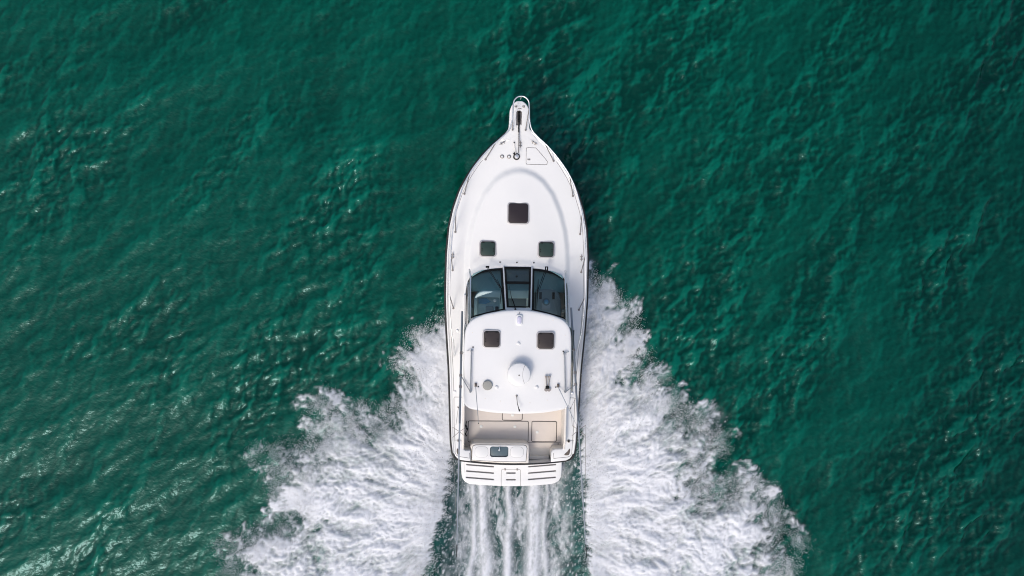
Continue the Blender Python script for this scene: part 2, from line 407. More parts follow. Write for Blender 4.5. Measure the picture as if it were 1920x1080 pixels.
# ------------------------------------------------------------------ spray: droplets thrown up along the torn edges
def spray_mesh():
    r = np.random.default_rng(77)
    n = 1600000
    x = r.uniform(-10.5, 10.5, n); y = r.uniform(-13, 0.8, n)
    c, d, t, w, j = foam_at(x, y)
    far = np.clip((np.abs(x) - 2.2) / 3, 0, 1)
    edge = np.exp(-((d - 0.10) / (0.36 + 0.34 * far)) ** 2)
    lump = sample(warpx, FL, x * 2.0, y * 2.0)
    p = edge * np.clip(0.50 + 0.34 * lump, 0.05, 1) * sstep(-0.6, 0.0, d)
    p = np.maximum(p, 0.16 * (d > 0.2) * c)
    p = np.maximum(p, 0.10 * w)
    keep = r.random(n) < p * 0.85
    keep &= ~((np.abs(x) < 2.05) & (y > -5.3))
    x, y, d, w, c = x[keep], y[keep], d[keep], w[keep], c[keep]
    n = len(x)
    side = np.sign(x)
    zz = sample(h1, W, x, y) * A1 + np.where(d > 0, 0.26, 0.06)
    z = zz + np.abs(r.normal(0, 1, n)) * (0.10 + 0.30 * np.exp(-(d / .6) ** 2)) * (1 - .75 * w) - 0.22 * w
    s = np.exp(r.normal(math.log(0.0056), 0.38, n)).clip(0.003, 0.016)
    ang = np.arctan2(y + 7.5, x - np.where(side < 0, .5, -.2)) + r.normal(0, .3, n)
    ang = np.where(w > .3, rad(90) + r.normal(0, .15, n), ang)
    el = 1 + r.random(n) * 2.2
    base = np.array([(1, 0, -.35), (-.5, .87, -.35), (-.5, -.87, -.35), (0, 0, .9)])
    V = np.empty((n, 4, 3), np.float32)
    ca, sa = np.cos(ang), np.sin(ang)
    for i in range(4):
        lx, ly = base[i, 0] * s * el, base[i, 1] * s
        V[:, i, 0] = x + lx * ca - ly * sa; V[:, i, 1] = y + lx * sa + ly * ca; V[:, i, 2] = z + base[i, 2] * s
    T = np.array([(0, 1, 3), (1, 2, 3), (2, 0, 3), (2, 1, 0)], np.int32)
    F = (np.arange(n, dtype=np.int32)[:, None, None] * 4 + T[None]).reshape(-1)
    me = bpy.data.meshes.new('spray')
    me.vertices.add(n * 4); me.vertices.foreach_set('co', V.reshape(-1))
    me.loops.add(len(F)); me.loops.foreach_set('vertex_index', F)
    me.polygons.add(len(F) // 3); me.polygons.foreach_set('loop_start', np.arange(0, len(F), 3, dtype=np.int32))
    me.polygons.foreach_set('use_smooth', np.ones(len(F) // 3, bool))
    me.update(calc_edges=True)
    return me
SPRAY = simple('spray_droplets', (0.80, 0.81, 0.84), 0.6)
spray_me = spray_mesh(); spray_me.materials.append(SPRAY)
spray = bpy.data.objects.new('spray', spray_me); sc.collection.objects.link(spray)
spray['kind'] = 'stuff'; spray['category'] = 'spray'
spray['label'] = 'white spray droplets flying off both sides of the speeding boat'

# ------------------------------------------------------------------ boat helpers
class MB:
    """collects verts and faces for one mesh"""
    def __init__(s): s.v = []; s.f = []; s.flat = []
    def add(s, vs, fs, flat=False):
        o = len(s.v); s.v += [tuple(p) for p in vs]
        for f in fs:
            s.f.append([i + o for i in f]); s.flat.append(flat)
        return s
    def tube(s, pts, r, n=8, cap=True):
        pts = [Vector(p) for p in pts]
        rs = r if isinstance(r, (list, tuple)) else [r] * len(pts)
        up = None; vs = []
        for i, p in enumerate(pts):
            t = (pts[min(i + 1, len(pts) - 1)] - pts[max(i - 1, 0)]).normalized()
            if up is None:
                up = Vector((0, 0, 1)) if abs(t.z) < .9 else Vector((1, 0, 0))
            a = (up - t * up.dot(t)).normalized(); b = t.cross(a); up = a
            for k in range(n):
                q = 2 * math.pi * k / n
                vs.append(p + (a * math.cos(q) + b * math.sin(q)) * rs[i])
        fs = [[i * n + k, i * n + (k + 1) % n, (i + 1) * n + (k + 1) % n, (i + 1) * n + k] for i in range(len(pts) - 1) for k in range(n)]
        if cap:
            fs.append(list(range(n))[::-1]); fs.append([(len(pts) - 1) * n + k for k in range(n)])
        return s.add(vs, fs)
    def slab(s, out, z0, z1, bev=0.015, zf=None, seg=3):
        """outline extruded from z0 to z1 with a rounded top edge; zf(x,y) adds to the top"""
        out = [Vector((p[0], p[1])) for p in out]
        area = sum(out[i].x * out[(i + 1) % len(out)].y - out[(i + 1) % len(out)].x * out[i].y for i in range(len(out)))
        if area < 0: out = out[::-1]
        n = len(out); nor = []
        for i in range(n):
            e1 = (out[i] - out[i - 1]).normalized(); e2 = (out[(i + 1) % n] - out[i]).normalized()
            m = Vector((e1.y, -e1.x)) + Vector((e2.y, -e2.x))
            m.normalize(); nor.append(m / max(.5, m.dot(Vector((e2.y, -e2.x)))))
        f = zf or (lambda x, y: 0)
        vs = []; rings = [(0, z0, 0)] + [(bev * (1 - math.cos(a)), z1 - bev + bev * math.sin(a), 1) for a in [math.pi / 2 * q / seg for q in range(seg + 1)]]
        for ins_, z, k in rings:
            for p, m in zip(out, nor):
                q = p - m * ins_
                vs.append((q.x, q.y, z + (f(q.x, q.y) if k else 0)))
        fs = []
        for r_ in range(len(rings) - 1):
            for i in range(n):
                fs.append([r_ * n + i, r_ * n + (i + 1) % n, (r_ + 1) * n + (i + 1) % n, (r_ + 1) * n + i])
        s.add(vs, fs)
        o = len(s.v) - n
        s.f.append([o + i for i in range(n)]); s.flat.append(True)
        s.f.append([o - (len(rings) - 1) * n + i for i in range(n)][::-1]); s.flat.append(True)
        return s
    def box(s, x0, x1, y0, y1, z0, z1, bev=0.008):
        return s.slab([(x0, y0), (x1, y0), (x1, y1), (x0, y1)], z0, z1, min(bev, (z1 - z0) * .5), seg=2)
    def lathe(s, prof, c, n=24, axis=None):
        """profile (r, h) turned about an axis through c"""
        c = Vector(c); q = Vector((0, 0, 1)).rotation_difference(Vector(axis).normalized()) if axis else None
        vs = []
        for r, h in prof:
            for k in range(n):
                a = 2 * math.pi * k / n
                p = Vector((r * math.cos(a), r * math.sin(a), h))
                if q: p = q @ p
                vs.append(c + p)
        m = len(prof)
        fs = [[i * n + k, i * n + (k + 1) % n, (i + 1) * n + (k + 1) % n, (i + 1) * n + k] for i in range(m - 1) for k in range(n)]
        fs.append(list(range(n))[::-1]); fs.append([(m - 1) * n + k for k in range(n)])
        return s.add(vs, fs)
    def build(s, name, mat, parent=None, smooth=True, label=None, sharp=40):
        me = bpy.data.meshes.new(name)
        me.from_pydata(s.v, [], s.f)
        me.materials.append(mat)
        me.polygons.foreach_set('use_smooth', [smooth and not fl for fl in s.flat])
        me.update()
        bm = bmesh.new(); bm.from_mesh(me); bmesh.ops.recalc_face_normals(bm, faces=bm.faces); bm.to_mesh(me); bm.free()
        if smooth:
            me.set_sharp_from_angle(angle=rad(sharp))
        o = bpy.data.objects.new(name, me); sc.collection.objects.link(o)
        if parent: o.parent = parent
        if label: o['label'] = label
        return o

def rrect(x0, x1, y0, y1, r=0.05, n=5):
    pts = []
    for cx, cy, a0 in ((x1 - r, y1 - r, 0), (x0 + r, y1 - r, 90), (x0 + r, y0 + r, 180), (x1 - r, y0 + r, 270)):
        for i in range(n + 1):
            a = rad(a0 + 90 * i / n); pts.append((cx + r * math.cos(a), cy + r * math.sin(a)))
    return pts

def circle(cx, cy, r, n=24):
    return [(cx + r * math.cos(2 * math.pi * i / n), cy + r * math.sin(2 * math.pi * i / n)) for i in range(n)]

def spline(pts, per=8, closed=False):
    """Catmull-Rom through points of any dimension"""
    P = [np.array(p, float) for p in pts]; n = len(P); out = []
    for i in range(n if closed else n - 1):
        if closed: a, b, c, d = P[i - 1], P[i], P[(i + 1) % n], P[(i + 2) % n]
        else: a, b, c, d = P[max(i - 1, 0)], P[i], P[i + 1], P[min(i + 2, n - 1)]
        for k in range(per):
            t = k / per
            out.append(tuple(.5 * ((2 * b) + (-a + c) * t + (2 * a - 5 * b + 4 * c - d) * t * t + (-a + 3 * b - 3 * c + d) * t ** 3)))
    if not closed: out.append(tuple(P[-1]))
    return out

def cut(o, mb):
    """carve the shapes of mb out of o, for real recesses"""
    c = mb.build('cutter', SEAM, None, smooth=False)
    md = o.modifiers.new('cut', 'BOOLEAN'); md.operation = 'DIFFERENCE'; md.solver = 'EXACT'; md.object = c
    c.parent = o.parent
    bpy.context.view_layer.update()
    dg = bpy.context.evaluated_depsgraph_get()
    me = bpy.data.meshes.new_from_object(o.evaluated_get(dg))
    o.modifiers.clear(); o.data = me
    bpy.data.objects.remove(c)
    me.set_sharp_from_angle(angle=rad(40))

# ------------------------------------------------------------------ boat (own frame: x to starboard, y forward, z up from the waterline)
boat = bpy.data.objects.new('motor_yacht', None)
sc.collection.objects.link(boat)
boat.location = (0.071, -0.356, 0)
boat.rotation_euler = (rad(2.5), rad(3.0), rad(-0.8))
boat['label'] = 'white sport fishing motor yacht with hardtop and radar dome speeding across green sea'
boat['category'] = 'boat'

HB = [(-5.16, 1.70), (-5.11, 1.80), (-5.04, 1.87), (-4.93, 1.925), (-4.58, 1.973), (-3.8, 2.008), (-3.02, 2.035), (-2.15, 2.073), (-1.55, 2.117), (-.78, 2.171),
      (.08, 2.21), (1.44, 2.194), (2.28, 2.128), (2.86, 2.012), (3.44, 1.82), (3.88, 1.588), (4.26, 1.345), (4.59, 1.08), (4.88, .80), (5.10, .56), (5.28, .36), (5.42, .19), (5.50, .03)]
hb_y = np.array([p[0] for p in HB]); hb_x = np.array([p[1] for p in HB])
def hb(y): return float(np.interp(y, hb_y, hb_x))
def sheer(y): return 1.2 + 0.8 * min(max((y + 4.8) / 11, 0), 1) ** 1.6

TRK_Y = np.array([-6, -.5, 1.08, 1.74, 2.24, 2.83, 3.42, 3.84, 4.05, 4.15, 4.18]); TRK_X = np.array([1.64, 1.64, 1.67, 1.63, 1.555, 1.39, 1.13, .80, .5, .22, 0.0])
trk_path = np.array([(x, y) for x, y in zip(TRK_X[1:], TRK_Y[1:])])
def trunk_d(x, y):
    """distance inside the cabin trunk's edge"""
    ax = abs(x); best = 9
    for i in range(len(trk_path) - 1):
        a, b = trk_path[i], trk_path[i + 1]; e = b - a
        t = min(1, max(0, ((ax - a[0]) * e[0] + (y - a[1]) * e[1]) / (e @ e)))
        best = min(best, math.hypot(ax - a[0] - t * e[0], y - a[1] - t * e[1]))
    inside = y < 4.18 and ax < np.interp(y, TRK_Y, TRK_X)
    return best if inside else -best
def ss(a, b, x):
    t = min(1, max(0, (x - a) / (b - a))); return t * t * (3 - 2 * t)
def brow(x):            # front edge of the raised moulding below the windscreen
    return 1.36 - 0.16 * abs(x) ** 2.2 if abs(x) < 2 else 0
def deck_z(x, y):
    h = hb(min(y, 5.3)); z = sheer(y) + 0.035 * (1 - min(1, (x / max(h, .2)) ** 2))
    d = trunk_d(x, y)
    z += 0.105 * ss(-0.03, 0.17, d) + 0.05 * ss(0.1, 1.2, d)
    z += 0.06 * ss(0.0, 0.22, brow(x) - y) * ss(0, .1, d) 
    return z

# hull: loft from keel to sheer
def hull_mesh():
    mb = MB()
    ys = list(np.linspace(-5.16, -4.9, 6)) + list(np.linspace(-4.6, 5.1, 40)) + [5.2, 5.3, 5.4, 5.46, 5.5]
    rows = []
    for y in ys:
        b = hb(y); zs = sheer(y); t = max(0, (y + 1) / 6.5)
        ych = y - 0.25 * t; yk = y - 1.15 * t ** 1.5
        ch = b * (0.90 - 0.40 * t ** 1.5); zc = 0.02 + 0.75 * t ** 2; zk = -0.65 + 0.95 * t ** 3
        R = []
        for q in range(7):                                   # topside with flare
            u = q / 6; fl = u ** (1.0 + 1.1 * t)
            R.append((ch + (b - ch) * fl, ych + (y - ych) * u, zc + (zs - 0.02 - zc) * u))
        R = [(0, yk, zk), (ch * .5, (ych + yk) / 2, (zk + zc) / 2 - .03)] + R
        rows.append([(-p[0], p[1], p[2]) for p in R[::-1]] + R[1:])
    n = len(rows[0]); vs = [p for r_ in rows for p in r_]
    fs = [[i * n + k, i * n + k + 1, (i + 1) * n + k + 1, (i + 1) * n + k] for i in range(len(rows) - 1) for k in range(n - 1)]
    mb.add(vs, fs)
    # curved transom
    steps = 14; tv = []
    for j in range(steps + 1):
        s_ = -1 + 2 * j / steps; x = 1.70 * s_; y = -5.16 - 0.115 * (1 - s_ * s_)
        tv += [(x, y, -.45), (x, y, 0.3), (x, y, sheer(-5) - .02)]
    mb.add(tv, [[j * 3 + q, j * 3 + q + 1, (j + 1) * 3 + q + 1, (j + 1) * 3 + q] for j in range(steps) for q in range(2)])
    return mb
hull = hull_mesh().build('hull', HULLW, boat)

# deck: lofted from the cabin's foot out to the gunwale
WB = [(0, 1.10), (.42, 1.10), (.46, 1.06), (.83, 1.02), (1.17, .93), (1.45, .78), (1.57, .58), (1.61, .33)]
inner_half = [(1.62, y) for y in np.linspace(-4.5, .2, 30)]
wbs = spline(WB[2:][::-1], 6) ; wbs = [(p[0], p[1]) for p in wbs] + [(.42, 1.10), (.3, 1.10), (.2, 1.10), (.1, 1.10), (0, 1.10)]
outer_front = [(hb(y), y) for y in np.concatenate([np.linspace(.3, 4.3, 60), np.linspace(4.33, 5.5, 40)])] + [(0, 5.5)]
def resample(P, n):
    P = np.array(P, float); s_ = np.concatenate([[0], np.cumsum(np.hypot(*np.diff(P, axis=0).T))])
    u = np.linspace(0, s_[-1], n); return np.stack([np.interp(u, s_, P[:, 0]), np.interp(u, s_, P[:, 1])], 1)
NF = 90
i_half = inner_half + [tuple(p) for p in resample(wbs, NF)]
o_half = [(hb(y), y) for _, y in inner_half] + [tuple(p) for p in resample(outer_front, NF)]
I = [(-x, y) for x, y in i_half] + [(x, y) for x, y in i_half[-2::-1]]
O_ = [(-x, y) for x, y in o_half] + [(x, y) for x, y in o_half[-2::-1]]
K = 64; mb = MB(); vs = []
for (ix, iy), (ox, oy) in zip(I, O_):
    for k in range(K + 1):
        t = k / K; x, y = ix + (ox - ix) * t, iy + (oy - iy) * t
        vs.append((x, y, deck_z(x, y)))
n = K + 1
mb.add(vs, [[i * n + k, i * n + k + 1, (i + 1) * n + k + 1, (i + 1) * n + k] for i in range(len(I) - 1) for k in range(K)])
deck = mb.build('deck', GEL, boat, sharp=80)

# gunwale cap, grey joint line, rub rail
edge_y = list(np.linspace(-4.93, 4.3, 70)) + list(np.linspace(4.35, 5.47, 24))
def edge_path(off, dz):
    st = [(hb(y) + off * (1 if y < 4.6 else .8), y, sheer(y) + dz) for y in edge_y]
    return st
stern_arc = [(1.87, -5.04), (1.80, -5.11), (1.70, -5.16)] + [(1.7 * s_, -5.16 - .115 * (1 - s_ * s_)) for s_ in np.linspace(.85, -.85, 14)] + [(-1.70, -5.16), (-1.80, -5.11), (-1.87, -5.04)]
def full_path(off, dz):
    st = edge_path(off, dz)
    sa = [(x + off * (1 if x > 1.75 else -1 if x < -1.75 else 0), y - off * .5, 1.2 + dz) for x, y in stern_arc]
    return st[::-1] + sa + [(-x, y, z) for x, y, z in st]
mb = MB()
for st in (edge_path(0.0, 0.0),):
    mb.tube(st, 0.032); mb.tube([(-x, y, z) for x, y, z in st], 0.032)
mb.build('gunwale_cap', GEL, boat)
fp = full_path(0.052, -0.055)
MB().tube(fp, [.030 if p[1] < -5.1 else .042 for p in fp]).build('rub_rail', RUBBER, boat, label='black rubber rub rail round the hull')
mb = MB()
for sg in (-1, 1):
    mb.tube([(sg * (hb(y) - .085), y, deck_z(hb(y) - .085, y) + .001) for y in edge_y if -3 < y < 4.4], 0.006, 5)
mb.build('deck_seam', SEAM, boat)

# ---- bow pulpit
PUL = [(0, 6.205), (.085, 6.20), (.18, 6.14), (.255, 6.04), (.30, 5.88), (.308, 5.64), (.327, 5.40), (.38, 5.29), (.48, 5.17), (.60, 5.04)]
ps = [(p[0], p[1]) for p in spline(PUL, 5)]
out = ps + [(.5, 4.95), (-.5, 4.95)] + [(-x, y) for x, y in ps[::-1][:-1]]
pulpit = MB().slab([(x - .04, y) for x, y in out], 1.80, 1.950, 0.03, zf=lambda x, y: 0.15 * (y - 5.4)).build('bow_pulpit', GEL, boat)
cut(pulpit, MB().slab(rrect(-.135, .035, 5.24, 5.92, .07), 1.90, 2.2, .001))
mb = MB(); mb.slab(rrect(-.150, .050, 5.225, 5.935, .08), 1.895, 1.906, .003); mb.build('anchor_slot', STEELD, pulpit)
mb = MB(); mb.slab(rrect(-.085, -.015, 5.56, 5.88, .03), 1.95, 2.0, .015).tube([(-.05, 5.55, 1.985), (-.05, 5.26, 1.985)], .022)
mb.lathe([(.055, -.03), (.06, 0), (.055, .03)], (-.05, 5.84, 1.985), 14, (1, 0, 0)); mb.lathe([(.05, -.03), (.055, 0), (.05, .03)], (-.05, 5.62, 1.985), 14, (1, 0, 0))
mb.build('anchor', BLACK, pulpit)
for x in (-.155, .085):
    MB().lathe([(.042, 0), (.042, .012), (.030, .016), (.026, .004), (.004, .002)], (x, 6.045, 2.044), 18).build('bow_eye', STEELD, pulpit)
MB().slab(rrect(-.09, .02, 5.965, 5.985, .008), 2.0, 2.042, .003).build('roller_pin', STEELD, pulpit)
# chain and windlass
mb = MB(); mb.tube([(-.045, 5.26, 1.985), (-.04, 5.0, 2.0), (-.045, 4.62, 2.03)], .017, 6)
for i in range(22):
    y = 5.24 - i * .028
    mb.lathe([(.019, -.008), (.024, 0), (.019, .008)], (-.045, y, 1.995 + .0008 * i), 8, (1, 0, .3 if i % 2 else 3))
mb.build('anchor_chain', STEELD, boat)
wl = MB().lathe([(.105, 0), (.105, .03), (.095, .05), (.06, .055)], (-.10, 4.52, deck_z(0, 4.5)), 28).build('windlass', RUBBER, boat)
MB().lathe([(.066, .05), (.066, .10), (.05, .125), (.015, .13)], (-.10, 4.52, deck_z(0, 4.5)), 24).build('windlass_drum', STEEL, wl)
MB().tube([(-.16, 4.60, deck_z(0, 4.6) + .05), (-.19, 4.63, deck_z(0, 4.6) + .05)], .035).build('windlass_motor', BLACK, wl)
for x in (-.335, -.55):
    b_ = MB().lathe([(.062, 0), (.062, .018), (.045, .024), (.04, .012), (.004, .012)], (x, 4.515, deck_z(x, 4.5)), 22).build('foot_switch', STEELD, boat)
    MB().lathe([(.034, 0), (.034, .025), (.01, .03)], (x, 4.515, deck_z(x, 4.5)), 14).build('switch_cap', GEL, b_)
MB().tube([(-.135, 4.60, 1.93), (-.17, 4.78, 1.945), (-.185, 4.93, 1.945)], .010, 6).build('windlass_cable', CREAM, boat)
MB().lathe([(.022, 0), (.022, .02), (.005, .025)], (-.185, 4.94, 1.93), 10).build('cable_plug', BLACK, boat)

def cleat(x, y, a, parent=boat):
    z = deck_z(x, y); c, s_ = math.cos(a), math.sin(a)
    pt = lambda u, v, w: (x + u * c - v * s_, y + u * s_ + v * c, z + w)
    mb = MB().tube([pt(-.11, 0, .055), pt(-.05, 0, .05), pt(.05, 0, .05), pt(.11, 0, .055)], [.008, .013, .013, .008], 7)
    for u in (-.045, .045):
        mb.tube([pt(u, 0, 0), pt(u, 0, .05)], [.016, .012], 7); mb.tube([pt(u, -.045, .008), pt(u, .045, .008)], .010, 6)
    return mb.build('cleat', STEELD, parent)
for x, y, a in ((-.54, 4.93, rad(32)), (.44, 4.95, rad(-32)), (.015, 4.9, rad(90)), (-2.04, 1.41, rad(90)), (2.03, 1.41, rad(90))):
    cleat(x, y, a)

# anchor locker lid
lid = [(.20, 4.76), (.22, 4.79), (.26, 4.805), (.46, 4.80), (.52, 4.775), (.84, 4.43), (.865, 4.37), (.85, 4.32), (.80, 4.30), (.27, 4.295), (.21, 4.32), (.20, 4.37)]
mb = MB(); lp = [(x, y, deck_z(x, y) + .002) for x, y in spline(lid, 4, True)]
mb.tube(lp + lp[:1], .007, 5)
ll = mb.build('locker_lid', SEAM, boat, label='thin seam of the triangular anchor locker lid')
for x in (.26, .31):
    MB().slab(rrect(x - .018, x + .018, 4.42, 4.47, .008), deck_z(x, 4.44) - .01, deck_z(x, 4.44) + .014, .004).build('lid_latch', STEELD, ll)

# ---- bow rail
RT = [(0, 6.265, .64), (.10, 6.245, .64), (.19, 6.17, .64), (.235, 6.06, .63), (.248, 5.85, .63), (.262, 5.55, .62), (.34, 5.27, .62), (.52, 5.07, .62), (.86, 4.77, .62), (1.2, 4.39, .63), (1.5, 3.97, .65),
      (1.735, 3.48, .68), (1.93, 2.77, .74), (2.03, 2.09, .78), (2.08, 1.2, .82), (2.095, .15, .80), (2.03, -.85, .74), (1.95, -1.35, .62), (1.93, -1.60, .35), (1.95, -1.80, .04)]
half = spline(RT, 6); half = [(x, y, sheer(min(y, 5.6)) + h) for x, y, h in half]
half = [(x - 0.02, y, z) for x, y, z in half]
rail_pts = half[::-1] + [(-x - .04, y, z) for x, y, z in half[1:]]
rail = MB().tube(rail_pts, .021, 10).build('bow_rail', STEEL, boat)
ST = [((1.06, 4.42), (.74, 4.88)), ((1.70, 3.35), (1.52, 3.94)), ((1.965, 2.16), (1.93, 2.77)), ((2.04, .955), (2.06, 1.46)), ((2.0, -.25), (2.085, .18))]
def rail_z(y): return min(half, key=lambda p: abs(p[1] - y))[2]
for sg in (-1, 1):
    for (bx, by), (tx, ty) in ST:
        zb = deck_z(bx, by)
        mb = MB().tube([(sg * bx, by, zb), (sg * tx - .02, ty, rail_z(ty))], .015, 8)
        mb.lathe([(.035, 0), (.035, .01), (.02, .025)], (sg * bx, by, zb), 12)
        mb.build('stanchion', STEELD, rail)
    bx = -.04 + sg * .20
    mb = MB().tube([(bx, 5.33, 1.98), (-.02 + sg * .24, 5.9, 2.45), (-.02 + sg * .238, 6.0, 2.57)], .014, 8)
    mb.lathe([(.03, 0), (.03, .01), (.018, .03)], (bx, 5.33, 1.98), 12)
    mb.build('stanchion', STEELD, rail)
MB().tube([(-.02, 6.265, 2.60), (-.04, 6.18, 2.50)], .010, 6).build('rail_hook', STEEL, rail)

# ---- hatches
def hatch(x0, x1, y0, y1, z, mat, parent=boat, rot=0.0, n_h=2, label=None):
    fr = MB().slab(rrect(x0, x1, y0, y1, .105), z - .05, z + .036, .014).build('hatch', FRAMEG, parent, label=label)
    mb = MB().slab(rrect(x0 + .035, x1 - .035, y0 + .035, y1 - .035, .085), z + .02, z + .041, .003)
    mb.build('gasket', RUBBER, fr)
    mb = MB().slab(rrect(x0 + .055, x1 - .055, y0 + .055, y1 - .055, .065), z + .025, z + .046, .004)
    mb.build('pane', mat, fr)
    if n_h:
        for hx in (x0 + .09, x1 - .09):
            for hy in ((y0 + y1) / 2, (y0 + y1) / 2 - .07):
                MB().lathe([(.019, 0), (.019, .010), (.006, .014)], (hx, hy, z + .042), 10).build('latch_knob', BLACK, fr)
        for hx in (x0 + .13, x1 - .13):
            MB().box(hx - .035, hx + .035, y1 - .085, y1 - .055, z + .03, z + .052, .004).build('hinge', BLACK, fr)
    return fr
hatch(-.36, .325, 2.425, 3.115, deck_z(0, 2.45) + .02, ACRY, n_h=0, label='large square smoked foredeck hatch')
hatch(-1.215, -.675, 1.385, 1.915, deck_z(.7, 1.5) + .0, ACRYG, label='small green tinted port deck hatch')
hatch(.615, 1.158, 1.385, 1.925, deck_z(.7, 1.5) + .0, ACRYG, label='small green tinted starboard deck hatch')
for x in (-.557, -.026, .507):
    MB().lathe([(.024, 0), (.024, .01), (.012, .016)], (x, 1.235, deck_z(x, 1.235)), 12).build('washer_nozzle', BLACK, boat)

# ---- windscreen
def lerp3(a, b, t): return tuple(a[i] + (b[i] - a[i]) * t for i in range(3))
ZB, ZT = 2.02, 2.86
def wz(x, y): return deck_z(x, y) + .02
wind = MB()
sideB = spline([(.465, 1.055), (.83, 1.02), (1.17, .935), (1.45, .78), (1.555, .60)], 6)
sideT = spline([(.40, -.175), (.74, -.25), (1.06, -.33), (1.36, -.42), (1.47, -.50)], 6)
wingB = spline([(1.555, .60), (1.60, .33), (1.615, -.2), (1.62, -.7)], 4)
wingT = spline([(1.47, -.50), (1.50, -.62), (1.51, -.75), (1.51, -.9)], 4)
frame = MB()
CB = [(-.43, 1.10), (.425, 1.10)]; CT = [(-.375, -.10), (.335, -.10)]
def strip(mb, A, B, t=.02):
    """thick band between two 3-D paths"""
    n = len(A); vs = []
    for a, b in zip(A, B):
        vs += [a, b, (b[0], b[1], b[2] - t), (a[0], a[1], a[2] - t)]
    fs = [[i * 4 + k, i * 4 + (k + 1) % 4, (i + 1) * 4 + (k + 1) % 4, (i + 1) * 4 + k] for i in range(n - 1) for k in range(4)]
    fs += [[0, 1, 2, 3], [(n - 1) * 4 + k for k in (3, 2, 1, 0)]]
    mb.add(vs, fs, True)
cb = [(x, y, wz(x, y) - .0) for x, y in CB]; ct = [(x, y, ZT) for x, y in CT]
# the frame is one part; each pane is glazed in separately
def edge_bands(A, B, wa, wb, ws, frame):
    """frame bands along the foot, the head and both ends of a ruled pane from A to B"""
    L_ = [(Vector(a) - Vector(b)).length for a, b in zip(A, B)]
    strip(frame, A, [lerp3(a, b, wa / l) for a, b, l in zip(A, B, L_)])
    strip(frame, [lerp3(b, a, wb / l) for a, b, l in zip(A, B, L_)], B)
    for q in (0, -1):
        nb = A[1] if q == 0 else A[-2]; nt_ = B[1] if q == 0 else B[-2]
        la = (Vector(A[q]) - Vector(nb)).length; lb = (Vector(B[q]) - Vector(nt_)).length
        a2, b2 = lerp3(A[q], nb, ws / la), lerp3(B[q], nt_, ws / lb)
        strip(frame, [lerp3(A[q], B[q], wa / L_[q]), lerp3(A[q], B[q], 1 - wb / L_[q])], [lerp3(a2, b2, wa / L_[q]), lerp3(a2, b2, 1 - wb / L_[q])])
def pane(A, B, parent, label=None):
    mb = MB(); n = len(A)
    A2 = [(a[0], a[1], a[2] - .010) for a in A]; B2 = [(b[0], b[1], b[2] - .010) for b in B]
    mb.add(A2 + B2, [[i, i + 1, n + i + 1, n + i] for i in range(n - 1)])
    return mb.build('pane', GLASS, parent, label=label)
cbl = [lerp3(cb[0], cb[1], t) for t in (0, .25, .5, .75, 1)]; ctl = [lerp3(ct[0], ct[1], t) for t in (0, .25, .5, .75, 1)]
edge_bands(cbl, ctl, .09, .045, .065, frame)
xb = .37; strip(frame, [lerp3(a, b, xb) for a, b in zip(cbl, ctl)], [lerp3(a, b, xb + .065) for a, b in zip(cbl, ctl)], .03)
panes = [(cbl, ctl, 'narrow middle windscreen pane')]
for sg in (-1, 1):
    A = [(sg * x - .01, y, wz(x, y)) for x, y in sideB]; B = [(sg * x - .02, y, ZT - .03 * (x - .4)) for x, y in sideT]
    edge_bands(A, B, .085, .05, .07, frame); panes.append((A, B, 'curved %s windscreen pane' % ('port' if sg < 0 else 'starboard')))
    A = [(sg * x - .01, y, wz(1.6, y)) for x, y in wingB]; B = [(sg * x - .02, y, ZT - .03) for x, y in wingT]
    edge_bands(A, B, .50, .12, .06, frame); panes.append((A, B, '%s side pane of the windscreen' % ('port' if sg < 0 else 'starboard')))
wframe = frame.build('windscreen', BLACK, boat, smooth=False)
for A, B, lb in panes:
    pane(A, B, wframe, lb)
for sg in (-1, 1):
    A = [(sg * .428 - .005, 1.12, wz(.43, 1.1) + .03), (sg * .355 - .02, -.17, ZT + .03)]
    B = [(sg * .468 - .005, 1.10, wz(.43, 1.1) + .03), (sg * .398 - .02, -.17, ZT + .03)]
    m_ = MB(); strip(m_, A, B, .05); m_.build('mullion', GEL, wframe, smooth=False)
strip_mb = MB(); strip(strip_mb, [(-.39, -.115, ZT + .02), (.35, -.115, ZT + .02)], [(-.39, -.21, ZT + .05), (.35, -.21, ZT + .05)], .04); strip_mb.build('header', GEL, wframe, smooth=False)
# white moulding between the glass and the hardtop at the corners
for sg in (-1, 1):
    m_ = MB(); A = [(sg * x - .02, y - .01, ZT + .0) for x, y in sideT]; B = [(sg * x - .02, y - .12, ZT + .1) for x, y in sideT]
    strip(m_, A, B, .03); m_.build('header', GEL, wframe, smooth=True)

# wipers
def gz(y): return 2.08 + (1.05 - y) * (ZT - 2.06) / 1.22 + .05
wp = MB(); wp.tube([(-.945, 1.085, 2.05), (-.53, .43, gz(.43))], .011, 6).tube([(-.985, 1.075, 2.05), (-.57, .45, gz(.45))], .009, 6)
w1 = wp.build('wiper', BLACK, boat)
MB().tube([(-.66, .72, gz(.75)), (-.53, .43, gz(.43) + .01), (-.575, .0, gz(0.02))], [.006, .016, .007], 6).build('wiper_blade', BLACK, w1)
MB().box(-1.01, -.90, 1.06, 1.12, 1.98, 2.07).build('wiper_motor', BLACK, w1)
wp = MB(); wp.tube([(.86, 1.09, 2.05), (.585, .42, gz(.42))], .010, 6).tube([(.905, 1.08, 2.05), (.64, .44, gz(.44))], .009, 6)
w2 = wp.build('wiper', BLACK, boat)
MB().tube([(.603, .745, gz(.74)), (.578, .40, gz(.4) + .01), (.535, -.045, gz(-.04))], [.006, .020, .008], 6).build('wiper_blade', BLACK, w2)
